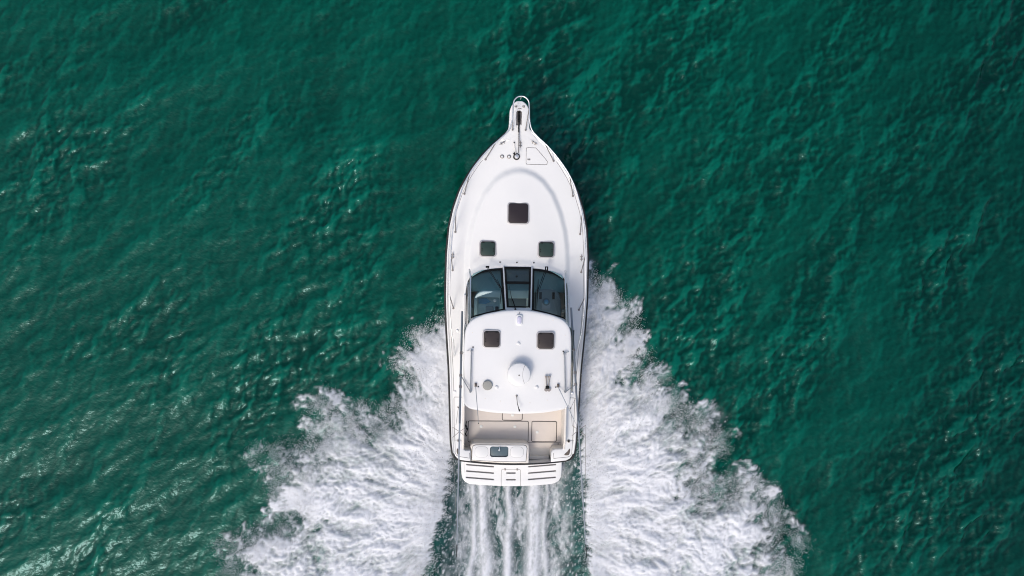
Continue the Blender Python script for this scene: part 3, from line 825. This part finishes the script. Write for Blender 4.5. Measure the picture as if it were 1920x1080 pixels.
m_ = MB(); m_.box(.835, .865, 1.0, 1.13, 1.99, 2.07).box(.90, .93, 1.0, 1.13, 1.99, 2.07).box(.866, .899, 1.10, 1.13, 1.99, 2.068); m_.build('wiper_motor', BLACK, w2)
wp = MB(); wp.tube([(-.117, -.15, ZT + .06), (-.20, .15, ZT - .10)], [.016, .009], 6)
w3 = wp.build('wiper', BLACK, boat)
MB().tube([(-.29, .52, 2.52), (-.235, .2, ZT - .16), (-.16, -.02, ZT + .0)], [.004, .010, .006], 6).build('wiper_blade', BLACK, w3)
MB().lathe([(.03, 0), (.03, .04), (.01, .05)], (-.117, -.16, ZT + .04), 10).build('wiper_motor', BLACK, w3)

# grab rails beside the windscreen
for sg in (-1, 1):
    x0 = 1.45
    MB().tube([(sg * (x0 + .035) - .03, 1.0, 1.98), (sg * (x0 + .03) - .03, 1.0, 2.3), (sg * x0 - .03, .85, 2.46), (sg * x0 - .03, .3, 2.72), (sg * (x0 - .01) - .03, -.5, 3.12), (sg * (x0 - .01) - .03, -.56, 3.3)], .026, 10).build('grab_rail', STEEL, boat)
    MB().tube([(sg * 1.535 - .02, .62, 2.45), (sg * 1.525 - .02, .45, 2.55), (sg * 1.49 - .02, -.45, 3.02), (sg * 1.46 - .02, -.56, 3.25)], .017, 8).build('grab_rail', STEEL, boat)

# ---- helm station seen through the glass
MB().slab([(-1.55, .5), (-1.4, .85), (-1.1, .98), (-.45, 1.06), (.45, 1.06), (1.1, .98), (1.4, .85), (1.55, .5), (1.55, .30), (-1.55, .30)], 1.45, 1.72, .02).build('dashboard', DASH, boat)
MB().box(-1.58, 1.58, -3.3, .30, .80, .90).build('helm_floor', CREAM, boat)
MB().box(-.44, .58, -1.1, .1, .90, .94, .01).build('companionway_mat', CONS, boat)
pod_o = spline([(-1.35, -.75), (-1.35, .02), (-1.31, .19), (-1.20, .30), (-1.02, .345), (-.47, .35)], 5)
pod = MB().slab([(x, y) for x, y in pod_o] + [(-.47, -.75)], .9, 2.34, .04).build('port_console', PODM, boat)
cut(pod, MB().slab(rrect(-1.26, -.56, -.72, .16, .06), 2.24, 2.6, .001))
MB().slab(rrect(-1.25, -.57, -.71, .15, .055), 2.22, 2.25, .005).build('chart_table', CHART, pod)
MB().slab([(-1.22, .12), (-.98, .13), (-.84, .02), (-1.0, -.05), (-1.22, -.04)], 2.25, 2.27, .005).build('cushion', BLUE, pod)
MB().slab(rrect(-.70, -.60, -.5, -.12, .02), 2.25, 2.31, .01).build('chart_plotter', BLACK, pod)
MB().slab(rrect(-1.0, -.76, -.45, -.12, .03), 2.25, 2.29, .01).build('switch_panel', CONS, pod)
MB().lathe([(.05, 0), (.05, .03), (.02, .05)], (-.72, .06, 2.25), 14).build('cup', PODW, pod)
con_o = spline([(.60, .40), (1.10, .40), (1.28, .30), (1.36, .12), (1.385, -.2), (1.385, -.75)], 5)
con = MB().slab([(x, y) for x, y in con_o] + [(.60, -.75)], .9, 1.88, .04).build('helm_console', CONS, boat)
for x in (.72, 1.13):
    MB().box(x - .04, x + .04, .10, .32, 1.87, 1.90, .01).build('air_vent', BLACK, con)
MB().slab(rrect(.76, 1.04, -.22, .0, .02), 1.87, 1.91, .01).build('compass_base', ALU, con)
cp = MB().lathe([(.12, 0), (.12, .03), (.095, .05)], (.90, .02, 1.88), 24).build('compass', SINK, con)
MB().lathe([(.075, .045), (.07, .075), (.045, .10), (.01, .108)], (.90, .02, 1.88), 20).build('compass_dome', BLUE, con)
MB().box(1.40, 1.55, -.32, -.22, 1.5, 1.80, .01).build('side_shelf', PODW, boat)
MB().box(-1.55, -1.37, -.6, -.2, 1.4, 1.72, .01).build('side_shelf', PODW, boat)
st = MB().box(-.30, .37, .12, .36, 1.30, 2.0, .02).build('companionway_step', PODM, boat)
MB().box(.32, .37, -.6, .12, 1.2, 1.95, .01).build('companionway_rail', PODW, boat)
dr = MB().box(-.38, .38, .60, 1.0, 1.70, 1.76, .01).build('companionway_door', CONS, boat)
MB().lathe([(.035, 0), (.035, .03), (.015, .05)], (-.03, .80, 1.76), 14).build('door_knob', BLACK, dr)
for x in (-.9, .95):
    s_ = MB().slab(rrect(x - .3, x + .3, -1.75, -1.2, .08), 1.2, 1.45, .06).build('helm_seat', CREAM, boat)
    MB().slab(rrect(x - .3, x + .3, -1.9, -1.72, .06), 1.2, 1.95, .05).build('seat_back', CREAM, s_)
    MB().lathe([(.12, .9), (.06, .95), (.06, 1.2)], (x, -1.5, 0), 14).build('seat_pedestal', STEEL, s_)
# cabin sides below the hardtop
for sg in (-1, 1):
    w_ = MB().slab([(sg * 1.60, .2), (sg * 1.66, .2), (sg * 1.66, -3.3), (sg * 1.60, -3.3)], .8, 1.75, .02).build('cabin_side', GEL, boat)
    MB().slab([(sg * 1.625, -.75), (sg * 1.645, -.75), (sg * 1.625, -2.6), (sg * 1.605, -2.6)], 1.74, 3.2, .004).build('side_window', GLASS, w_)
    MB().tube([(sg * 1.62, -2.65, 1.7), (sg * 1.55, -2.8, 3.25)], .03).build('hardtop_post', GEL, w_)
    MB().tube([(sg * 1.62, -.72, 1.7), (sg * 1.52, -.9, 3.25)], .03).build('hardtop_post', GEL, w_)

# ---- hardtop
HT = [(0, -.145), (.30, -.155), (.62, -.20), (1.06, -.30), (1.37, -.455), (1.53, -.66), (1.585, -.95), (1.60, -1.5), (1.60, -2.05), (1.59, -2.82), (1.555, -2.97), (1.47, -3.06), (1.32, -3.12), (.80, -3.205), (.35, -3.237), (0, -3.245)]
hs = [(p[0], p[1]) for p in spline(HT, 5)]
hout = hs + [(-x, y) for x, y in hs[::-1][1:-1]]
HX = -.045; hcy = -1.75
def ht_z(x, y):
    return 3.36 + 0.085 * (1 - ((x - HX) / 1.65) ** 2) * (1 - (abs(y - hcy) / 1.75) ** 2.5)
mb = MB(); vs = []
rings = [(q / 24, None) for q in range(1, 25)]
n = len(hout)
vs.append((HX, hcy, ht_z(HX, hcy)))
for q, _ in rings:
    q2 = q * .975
    for x, y in hout:
        X_, Y_ = HX + x * q2, hcy + (y - hcy) * q2
        vs.append((X_, Y_, ht_z(X_, Y_)))
edge_rings = [(.990, -.012), (.998, -.032), (1.0, -.06), (.996, -.085), (.97, -.10)]
for q2, dz in edge_rings:
    for x, y in hout:
        X_, Y_ = HX + x * q2, hcy + (y - hcy) * q2
        vs.append((X_, Y_, ht_z(X_, Y_) + dz))
vs.append((HX, hcy, 3.26))
fs = [[0, 1 + i, 1 + (i + 1) % n] for i in range(n)]
R_ = 24 + len(edge_rings)
fs += [[1 + r_ * n + i, 1 + (r_ + 1) * n + i, 1 + (r_ + 1) * n + (i + 1) % n, 1 + r_ * n + (i + 1) % n] for r_ in range(R_ - 1) for i in range(n)]
fs += [[len(vs) - 1, 1 + (R_ - 1) * n + (i + 1) % n, 1 + (R_ - 1) * n + i] for i in range(n)]
mb.add(vs, fs)
top = mb.build('hardtop', NONSKID, boat, sharp=70)
hatch(-1.105, -.56, -1.285, -.735, ht_z(-.9, -1) - .005, ACRYB, top)
hatch(.485, 1.045, -1.318, -.765, ht_z(.8, -1) - .005, ACRYB, top)
# radar dome
rd = MB().lathe([(.20, 0), (.20, .10), (.18, .12)], (-.026, -2.015, ht_z(0, -2) - .01), 32).build('radar_dome', GEL, boat)
MB().lathe([(.28, .11), (.325, .13), (.342, .17), (.343, .27), (.340, .295), (.330, .312), (.31, .321), (.15, .331), (.02, .333)], (-.026, -2.015, ht_z(0, -2) - .01), 48).build('dome_cover', GEL, rd)
MB().slab([(-.05, -2.05), (0, -2.05), (-.025, -2.0)], ht_z(0, -2) + .318, ht_z(0, -2) + .328, .002).build('maker_mark', BLACK, rd)
mb = MB()
for x0, r0, a0, a1 in ((.42, .45, 140, 215),):
    pts = [(-.026 + x0 + r0 * math.cos(rad(a)) * .7, -2.015 + r0 * math.sin(rad(a)), ht_z(0, -2) + .320 - .12 * max(0, math.hypot(x0 + r0 * math.cos(rad(a)) * .7, r0 * math.sin(rad(a))) - .24)) for a in np.linspace(a0, a1, 12)]
    mb.tube(pts, .004, 5)
mb.build('cover_seam', SEAM, rd)
# searchlight, disc antenna, domes, horns
lt = MB().slab(rrect(-.125, .075, -.60, -.275, .07), ht_z(0, -.4) - .02, ht_z(0, -.4) + .05, .03).build('masthead_light', GEL, boat)
MB().slab(rrect(-.09, .04, -.55, -.325, .055), ht_z(0, -.4) + .03, ht_z(0, -.4) + .085, .035).build('lens', LENS, lt)
MB().lathe([(.015, 0), (.015, .03), (.005, .035)], (-.025, -.235, ht_z(0, -.25)), 8).build('light_screw', SEAM, lt)
MB().lathe([(.13, 0), (.145, .015), (.147, .05), (.13, .075), (.07, .085), (.01, .087)], (-.936, -2.383, ht_z(-.9, -2.4) - .005), 30).build('disc_antenna', GREYD, boat)
for x, y in ((-.04, -1.137), (-.667, -2.445), (.522, -2.435)):
    MB().lathe([(.058, 0), (.055, .018), (.04, .032), (.01, .038)], (x, y, ht_z(x, y) - .003), 18).build('deck_plug', GEL, boat)
hn = MB(); z0 = ht_z(.83, -2.3) + .06
hn.slab(rrect(.79, .89, -2.47, -2.38, .015), z0 - .07, z0 + .03, .01)
hnp = hn.build('twin_horn', BLACK, boat)
for xa, xb_, yb in ((.81, .795, -2.10), (.87, .895, -2.06)):
    MB().lathe([(.014, 0), (.017, .15), (.022, .24), (.040, .29), (.046, .30), (.030, .30), (.004, .26)], (xa, -2.39, z0), 14, (xb_ - xa, yb + 2.39, 0)).build('trumpet', STEELD, hnp)
    MB().lathe([(.05, -.02), (.055, 0), (.05, .02)], (xa - .005 if xa < .85 else xa + .02, -2.50, z0 - .02), 14).build('horn_driver', STEELD, hnp)
wd = MB().tube([(-.068, -2.69, ht_z(0, -2.7)), (-.066, -2.72, ht_z(0, -2.7) + .06), (-.05, -2.9, ht_z(0, -2.9) + .12), (.0, -3.07, ht_z(0, -3.1) + .2)], [.012, .011, .009, .014], 7).build('stern_light', BLACK, boat)
MB().lathe([(.03, 0), (.03, .02), (.015, .03)], (-.068, -2.69, ht_z(0, -2.7) - .003), 12).build('light_base', STEELD, wd)
MB().tube([(.0, -3.06, ht_z(0, -3.1) + .19), (.012, -3.12, ht_z(0, -3.1) + .22)], [.022, .02], 10).build('light_cap', BLACK, wd)
for bx, tip in ((-1.285, (-1.20, -3.35, 4.3)), (1.165, (1.66, -3.45, 4.2))):
    z0 = ht_z(bx, -2.38)
    an = MB().box(bx - .032, bx + .032, -2.43, -2.33, z0 - .01, z0 + .06, .01).build('whip_antenna', BRONZE, boat)
    MB().tube([(bx, -2.42, z0 + .04), lerp3((bx, -2.42, z0 + .04), tip, .5), tip], [.013, .010, .006], 7).build('whip', POLE, an)
    MB().lathe([(.02, 0), (.02, .02), (.006, .03)], (bx + (.075 if bx < 0 else -.07), -2.43, z0), 8).build('cable_gland', BLACK, an)
    MB().lathe([(.012, -.02), (.016, 0), (.012, .02)], tip, 8).build('whip_tip', BLACK, an)
for x, y in ((-1.38, -1.26), (1.30, -1.36)):
    MB().lathe([(.022, 0), (.022, .012), (.006, .02)], (x, y, ht_z(x, y) - .002), 8).build('eyelet', BLACK, top)
for x, y in ((-.80, -.31), (.60, -.31), (-1.10, -.42), (.98, -.44), (-1.40, -.83), (1.35, -.88), (-1.40, -2.0), (-1.0, -2.78), (-.55, -2.86), (.33, -2.9), (.85, -2.82)):
    MB().lathe([(.016, 0), (.015, .006), (.004, .01)], (x, y, ht_z(x, y) - .002), 8).build('screw_cap', CREAM, top)

# ---- outriggers
for sg in (-1, 1):
    if sg < 0: p0, p1 = Vector((-1.715, -.25, 2.75)), Vector((-1.765, -6.63, 5.0))
    else: p0, p1 = Vector((1.585, -.10, 2.75)), Vector((1.86, -6.63, 5.0))
    P_ = lambda t: tuple(p0 + (p1 - p0) * t)
    og = MB().tube([P_(0), P_(.2), P_(.5)], [.030, .034, .030], 9).build('outrigger', ALU, boat)
    MB().tube([P_(.5), P_(.75), P_(1)], [.024, .019, .013], 8).build('outer_pole', POLE, og)
    MB().tube([P_(1), P_(1.05)], [.016, .010], 7).build('pole_tip', BLACK, og)
    a = P_(.19); q = P_(.32)
    f1 = (-1.425, -1.37, ht_z(-1.4, -1.4) + .10) if sg < 0 else (1.325, -1.42, ht_z(1.3, -1.4) + .10)
    f2 = (-1.44, -2.58, ht_z(-1.4, -2.5) + .10) if sg < 0 else (1.375, -2.56, ht_z(1.3, -2.5) + .10)
    m_ = MB().tube([f1, f2], .020, 8)
    m_.lathe([(.035, -.09), (.03, 0), (.02, .04)], f1, 10).lathe([(.035, -.10), (.03, 0), (.02, .03)], f2, 10)
    m_.build('outrigger_arm', ALU, og)
    MB().tube([a, (f1[0] + sg * .04, f1[1] + .03, f1[2]), f1], .010, 7).build('arm_link', STEEL, og)
    MB().tube([P_(.29 if sg < 0 else .34), f2], .014, 7).build('arm_strut', ALU, og)
    for t in (.19, .29, .34):
        MB().lathe([(.042, -.04), (.046, 0), (.042, .04)], P_(t), 10, p1 - p0).build('collar', STEELD, og)
    c = Vector(P_(.535))
    for dx, dy in ((.20, .14), (.20, -.16), (-.20, .13), (-.20, -.17)):
        MB().tube([tuple(c), (c.x + dx, c.y + dy, c.z + .02)], .008, 6).build('spreader', STEELD, og)
    for dx, dy in ((.20 * sg, -.16), (.20 * sg, .14)):
        MB().tube([(c.x + dx, c.y + dy, c.z + .02), P_(.97)], .0025, 4).build('guy_wire', STEELD, og)
    m_ = MB().tube([tuple(Vector(P_(.40)) + Vector((-sg * .02, 0, -.05))), (sg * 1.80, -3.42, 1.36), ], .005, 5)
    m_.tube([(sg * 1.80, -3.42, 1.36), (sg * 1.87, -4.0, 1.32)], .005, 5)
    m_.build('halyard', SEAMD, og)

# ---- side deck fittings
for x, y in ((-1.857, -.963), (-1.915, -2.94), (1.856, -2.944)):
    MB().lathe([(.045, 0), (.045, .01), (.03, .018), (.005, .02)], (x, y, deck_z(x, y) - .002), 16).build('filler_cap', STEEL, boat)

# ---- stern: coaming corners, transom module, cockpit
for sg in (-1, 1):
    if sg < 0: pts = [(-1.62, -4.5), (-1.62, -4.78), (-1.60, -4.82), (-1.55, -4.84), (-1.385, -4.84), (-1.385, -5.195), (-1.55, -5.178)]
    else: pts = [(1.62, -4.5), (1.62, -4.70), (1.60, -4.76), (1.55, -4.78), (1.33, -4.79), (1.25, -4.83), (1.215, -4.90), (1.215, -5.21), (1.55, -5.178)]
    pts += [(sg * 1.70, -5.16), (sg * 1.80, -5.11), (sg * 1.87, -5.04), (sg * 1.925, -4.93), (sg * 1.957, -4.72), (sg * 1.980, -4.5)]
    lim = [(max(-1.64, min(1.64, x)), max(-5.1, y)) for x, y in pts[:7 if sg < 0 else 9]] + [(sg * 1.64, -5.1), (sg * 1.68, -4.9), (sg * 1.68, -4.5)]
    cc = MB().slab(pts, 1.02, 1.215, .03).build('stern_coaming', GEL, boat)
    MB().slab(lim, .55, 1.03, .005).build('corner_locker', CREAM, cc)
    seam = [(sg * 1.68, -3.11), (sg * 1.93, -3.11), (sg * 1.945, -3.15), (sg * 1.93, -4.0), (sg * 1.895, -4.6), (sg * 1.88, -4.93), (sg * 1.84, -5.0), (sg * 1.76, -5.04), (sg * (1.42 if sg < 0 else 1.29), -5.09), (sg * (1.42 if sg < 0 else 1.29), -4.92)]
    MB().tube([(x, y, max(deck_z(x, y) if y > -4.5 else 1.215, 1.21) + .002) for x, y in seam], .007, 5).build('panel_seam', SEAM, cc)
    for y, a in ((-3.43, .0), (-4.52, 0)):
        x = sg * 1.80 if y > -4 else sg * 1.775
        z = 1.235 if y < -4.4 else deck_z(x, y)
        MB().lathe([(.05, 0), (.05, .012), (.036, .016), (.034, .002), (.003, .002)], (x, y, z - .015), 18).build('rod_holder', STEELD, boat)
        MB().lathe([(.030, 0), (.030, .004)], (x - sg * .004, y, z - .004), 14).build('holder_bore', BLACK, boat)
    tri = [(-1.83, -4.80), (-1.79, -4.79), (-1.745, -4.92), (-1.74, -4.97), (-1.80, -4.975), (-1.835, -4.90)] if sg < 0 else [(1.80, -4.77), (1.825, -4.82), (1.80, -4.95), (1.74, -4.985), (1.65, -4.98), (1.655, -4.94), (1.74, -4.86)]
    MB().slab([(p[0], p[1]) for p in spline(tri, 4, True)], 1.18, 1.232, .008).build('hawse_plate', BRONZE, cc)
# cockpit liner walls
for sg in (-1, 1):
    m_ = MB(); A = [(sg * 1.625, y, 1.24) for y in (-4.8, -4.0, -3.28)]; B = [(sg * 1.585, y, .58) for y in (-4.8, -4.0, -3.28)]
    n = 3; m_.add(A + B, [[i, i + 1, n + i + 1, n + i] for i in range(n - 1)])
    m_.build('cockpit_liner', CREAM, boat)
    MB().tube([(sg * 1.63, y, deck_z(1.62, y) if y > -4.5 else 1.215) for y in np.linspace(-4.78, -3.2, 12)], .035, 8).build('coaming_bolster', CREAM, boat)
sole = MB().slab([(-1.60, -4.9), (1.60, -4.9), (1.60, -3.1), (-1.60, -3.1)], .50, .60, .004).build('cockpit_sole', SOLE, boat)
MB().slab([(.50, -5.24), (1.22, -5.22), (1.22, -4.9), (.50, -4.9)], .50, .598, .004).build('transom_threshold', CREAM, boat)
MB().box(.53, 1.20, -5.245, -5.12, .55, .72, .02).build('transom_door_sill', CREAM, boat)
def seam_loop(pts, z, r=.008, closed=True):
    P = [(p[0], p[1], z) for p in pts]
    return MB().tube(P + (P[:1] if closed else []), r, 5)
def floor_hatch(x0, x1, y0, y1):
    h = seam_loop(rrect(x0, x1, y0, y1, .05), .601, .011).build('sole_hatch', SEAMD, sole)
    MB().slab(rrect(x0 + .014, x1 - .014, y0 + .014, y1 - .014, .04), .59, .609, .005).build('hatch_lid', SOLE, h)
    return h
h1_ = floor_hatch(-1.475, .505, -4.70, -4.00); h2_ = floor_hatch(.62, 1.44, -4.68, -4.00)
h3_ = floor_hatch(-.36, .30, -3.97, -3.3)
for hx, hy, hh in ((-1.05, -4.18, h1_), (.06, -4.18, h1_), (.80, -4.36, h2_), (-.02, -3.8, h3_)):
    l_ = MB().slab(rrect(hx - .045, hx + .045, hy - .04, hy + .04, .02), .60, .622, .006).build('lift_ring', PODW, hh)
seam_loop([(.50, -4.71), (1.58, -4.71)], .601, .008, False).build('sole_seam', SEAM, sole)
seam_loop([(1.50, -4.71), (1.50, -4.88)], .601, .010, False).build('sole_seam', SEAMD, sole)
# coiled line lying at the port side
MB().tube(spline([(-1.52, -4.0, .63), (-1.55, -4.15, .64), (-1.50, -4.3, .63), (-1.56, -4.42, .64), (-1.52, -4.5, .63)], 4), [.012] * 4 + [.03] * 4 + [.012] * 4 + [.022] * 5, 6).build('gaff_strap', BLACK, boat)
# transom module with sink
tm = MB().slab([(-1.36, -5.19), (-1.0, -5.225), (-.5, -5.258), (0, -5.268), (.50, -5.262), (.50, -4.72), (.48, -4.66), (.42, -4.615), (.34, -4.60), (-1.24, -4.60), (-1.32, -4.615), (-1.38, -4.67), (-1.40, -4.74), (-1.36, -4.84)], .55, 1.19, .05).build('transom_module', CREAM, boat)
lidp = [(-1.345, -5.15), (-1.0, -5.175), (-.4, -5.20), (.10, -5.205), (.40, -5.195), (.43, -4.76), (.40, -4.69), (.33, -4.665), (-1.22, -4.665), (-1.30, -4.69), (-1.335, -4.75)]
tl = MB().slab(lidp, 1.15, 1.205, .012).build('module_top', GEL, tm)
tl2 = seam_loop(lidp, 1.196, .011).build('module_seam', SEAMD, tm)
cut(tl, MB().slab(rrect(-.765, -.170, -5.055, -4.71, .08), 1.11, 1.4, .001))
cut(tm, MB().slab(rrect(-.765, -.170, -5.055, -4.71, .08), 1.115, 1.4, .001))
sk = MB().slab(rrect(-.763, -.172, -5.053, -4.712, .08), 1.112, 1.150, .004).build('sink', SINK, tm)
MB().slab(rrect(-.74, -.195, -5.03, -4.735, .07), 1.145, 1.160, .006).build('sink_cover', SINK, sk)
fc = MB().lathe([(.04, 0), (.03, .05), (.018, .07)], (-.47, -4.83, 1.18), 14).build('faucet', STEEL, sk)
MB().tube([(-.47, -4.83, 1.24), (-.46, -4.76, 1.26), (-.46, -4.73, 1.24)], .016, 7).build('spout', STEEL, fc)
for x0, x1 in ((-1.245, -.825), (-.105, .315)):
    pd = MB().slab(rrect(x0, x1, -5.06, -4.72, .12), 1.19, 1.212, .006).build('module_lid', GEL, tm)
    seam_loop(rrect(x0, x1, -5.06, -4.72, .12), 1.206, .004).build('lid_seam', SEAM, pd)

# ---- swim platform
SP = [(-1.68, -5.10), (-1.69, -5.5), (-1.675, -5.80), (-1.64, -5.95), (-1.55, -6.07), (-1.42, -6.135), (-1.2, -6.16), (-.6, -6.197), (0, -6.212), (.6, -6.195), (1.2, -6.15), (1.42, -6.11), (1.55, -6.04), (1.63, -5.92), (1.655, -5.75), (1.655, -5.5), (1.65, -5.10)]
plat = MB().slab(SP, .36, .45, .03).build('swim_platform', GEL, boat)
ct_ = MB()
def slot(x0, y0, x1, y1, w=.052):
    d = Vector((x1 - x0, y1 - y0)).normalized(); nrm = Vector((-d.y, d.x)) * w / 2
    pts = []
    for (cx, cy), a0 in (((x1, y1), -90), ((x0, y0), 90)):
        for i in range(7):
            a = rad(a0 + 30 * i); v = d * math.cos(a) + Vector((-d.y, d.x)) * math.sin(a)
            pts.append((cx + v.x * w / 2, cy + v.y * w / 2))
    return pts
slots = [(-1.50, -5.49 - i * .2135, -.62, -5.557 - i * .2135) for i in range(3)] + [(.56, -5.553 - i * .2135, 1.44, -5.478 - i * .2135) for i in range(3)] + [(-.17, -5.767, .10, -5.767), (-.17, -5.99, .105, -5.99)]
for q in slots: ct_.slab(slot(*q), .385, .6, .001)
cut(plat, ct_)
for q in slots:
    MB().slab(slot(*q, w=.050), .382, .412, .002).build('drain_slot', SEAM, plat)
lad = seam_loop([(-.355, -6.2), (-.357, -5.67), (-.33, -5.64), (.25, -5.64), (.282, -5.67), (.284, -6.2)], .4505, .006, False).build('ladder_hatch', SEAM, plat)
for x in (-.235, .17):
    MB().lathe([(.035, 0), (.035, .012), (.01, .018)], (x, -5.645, .45), 14).build('hinge_cap', STEELD, lad)
hd = MB().tube([(-.53, -5.36, .455), (-.50, -5.42, .46), (-.30, -5.43, .46), (-.26, -5.37, .455)], .014, 6).build('grab_handle', SEAM, plat)
MB().tube([(-1.60, -5.25, .4505), (-1.585, -5.75, .4505)], .004, 4).build('platform_seam', SEAM, plat)
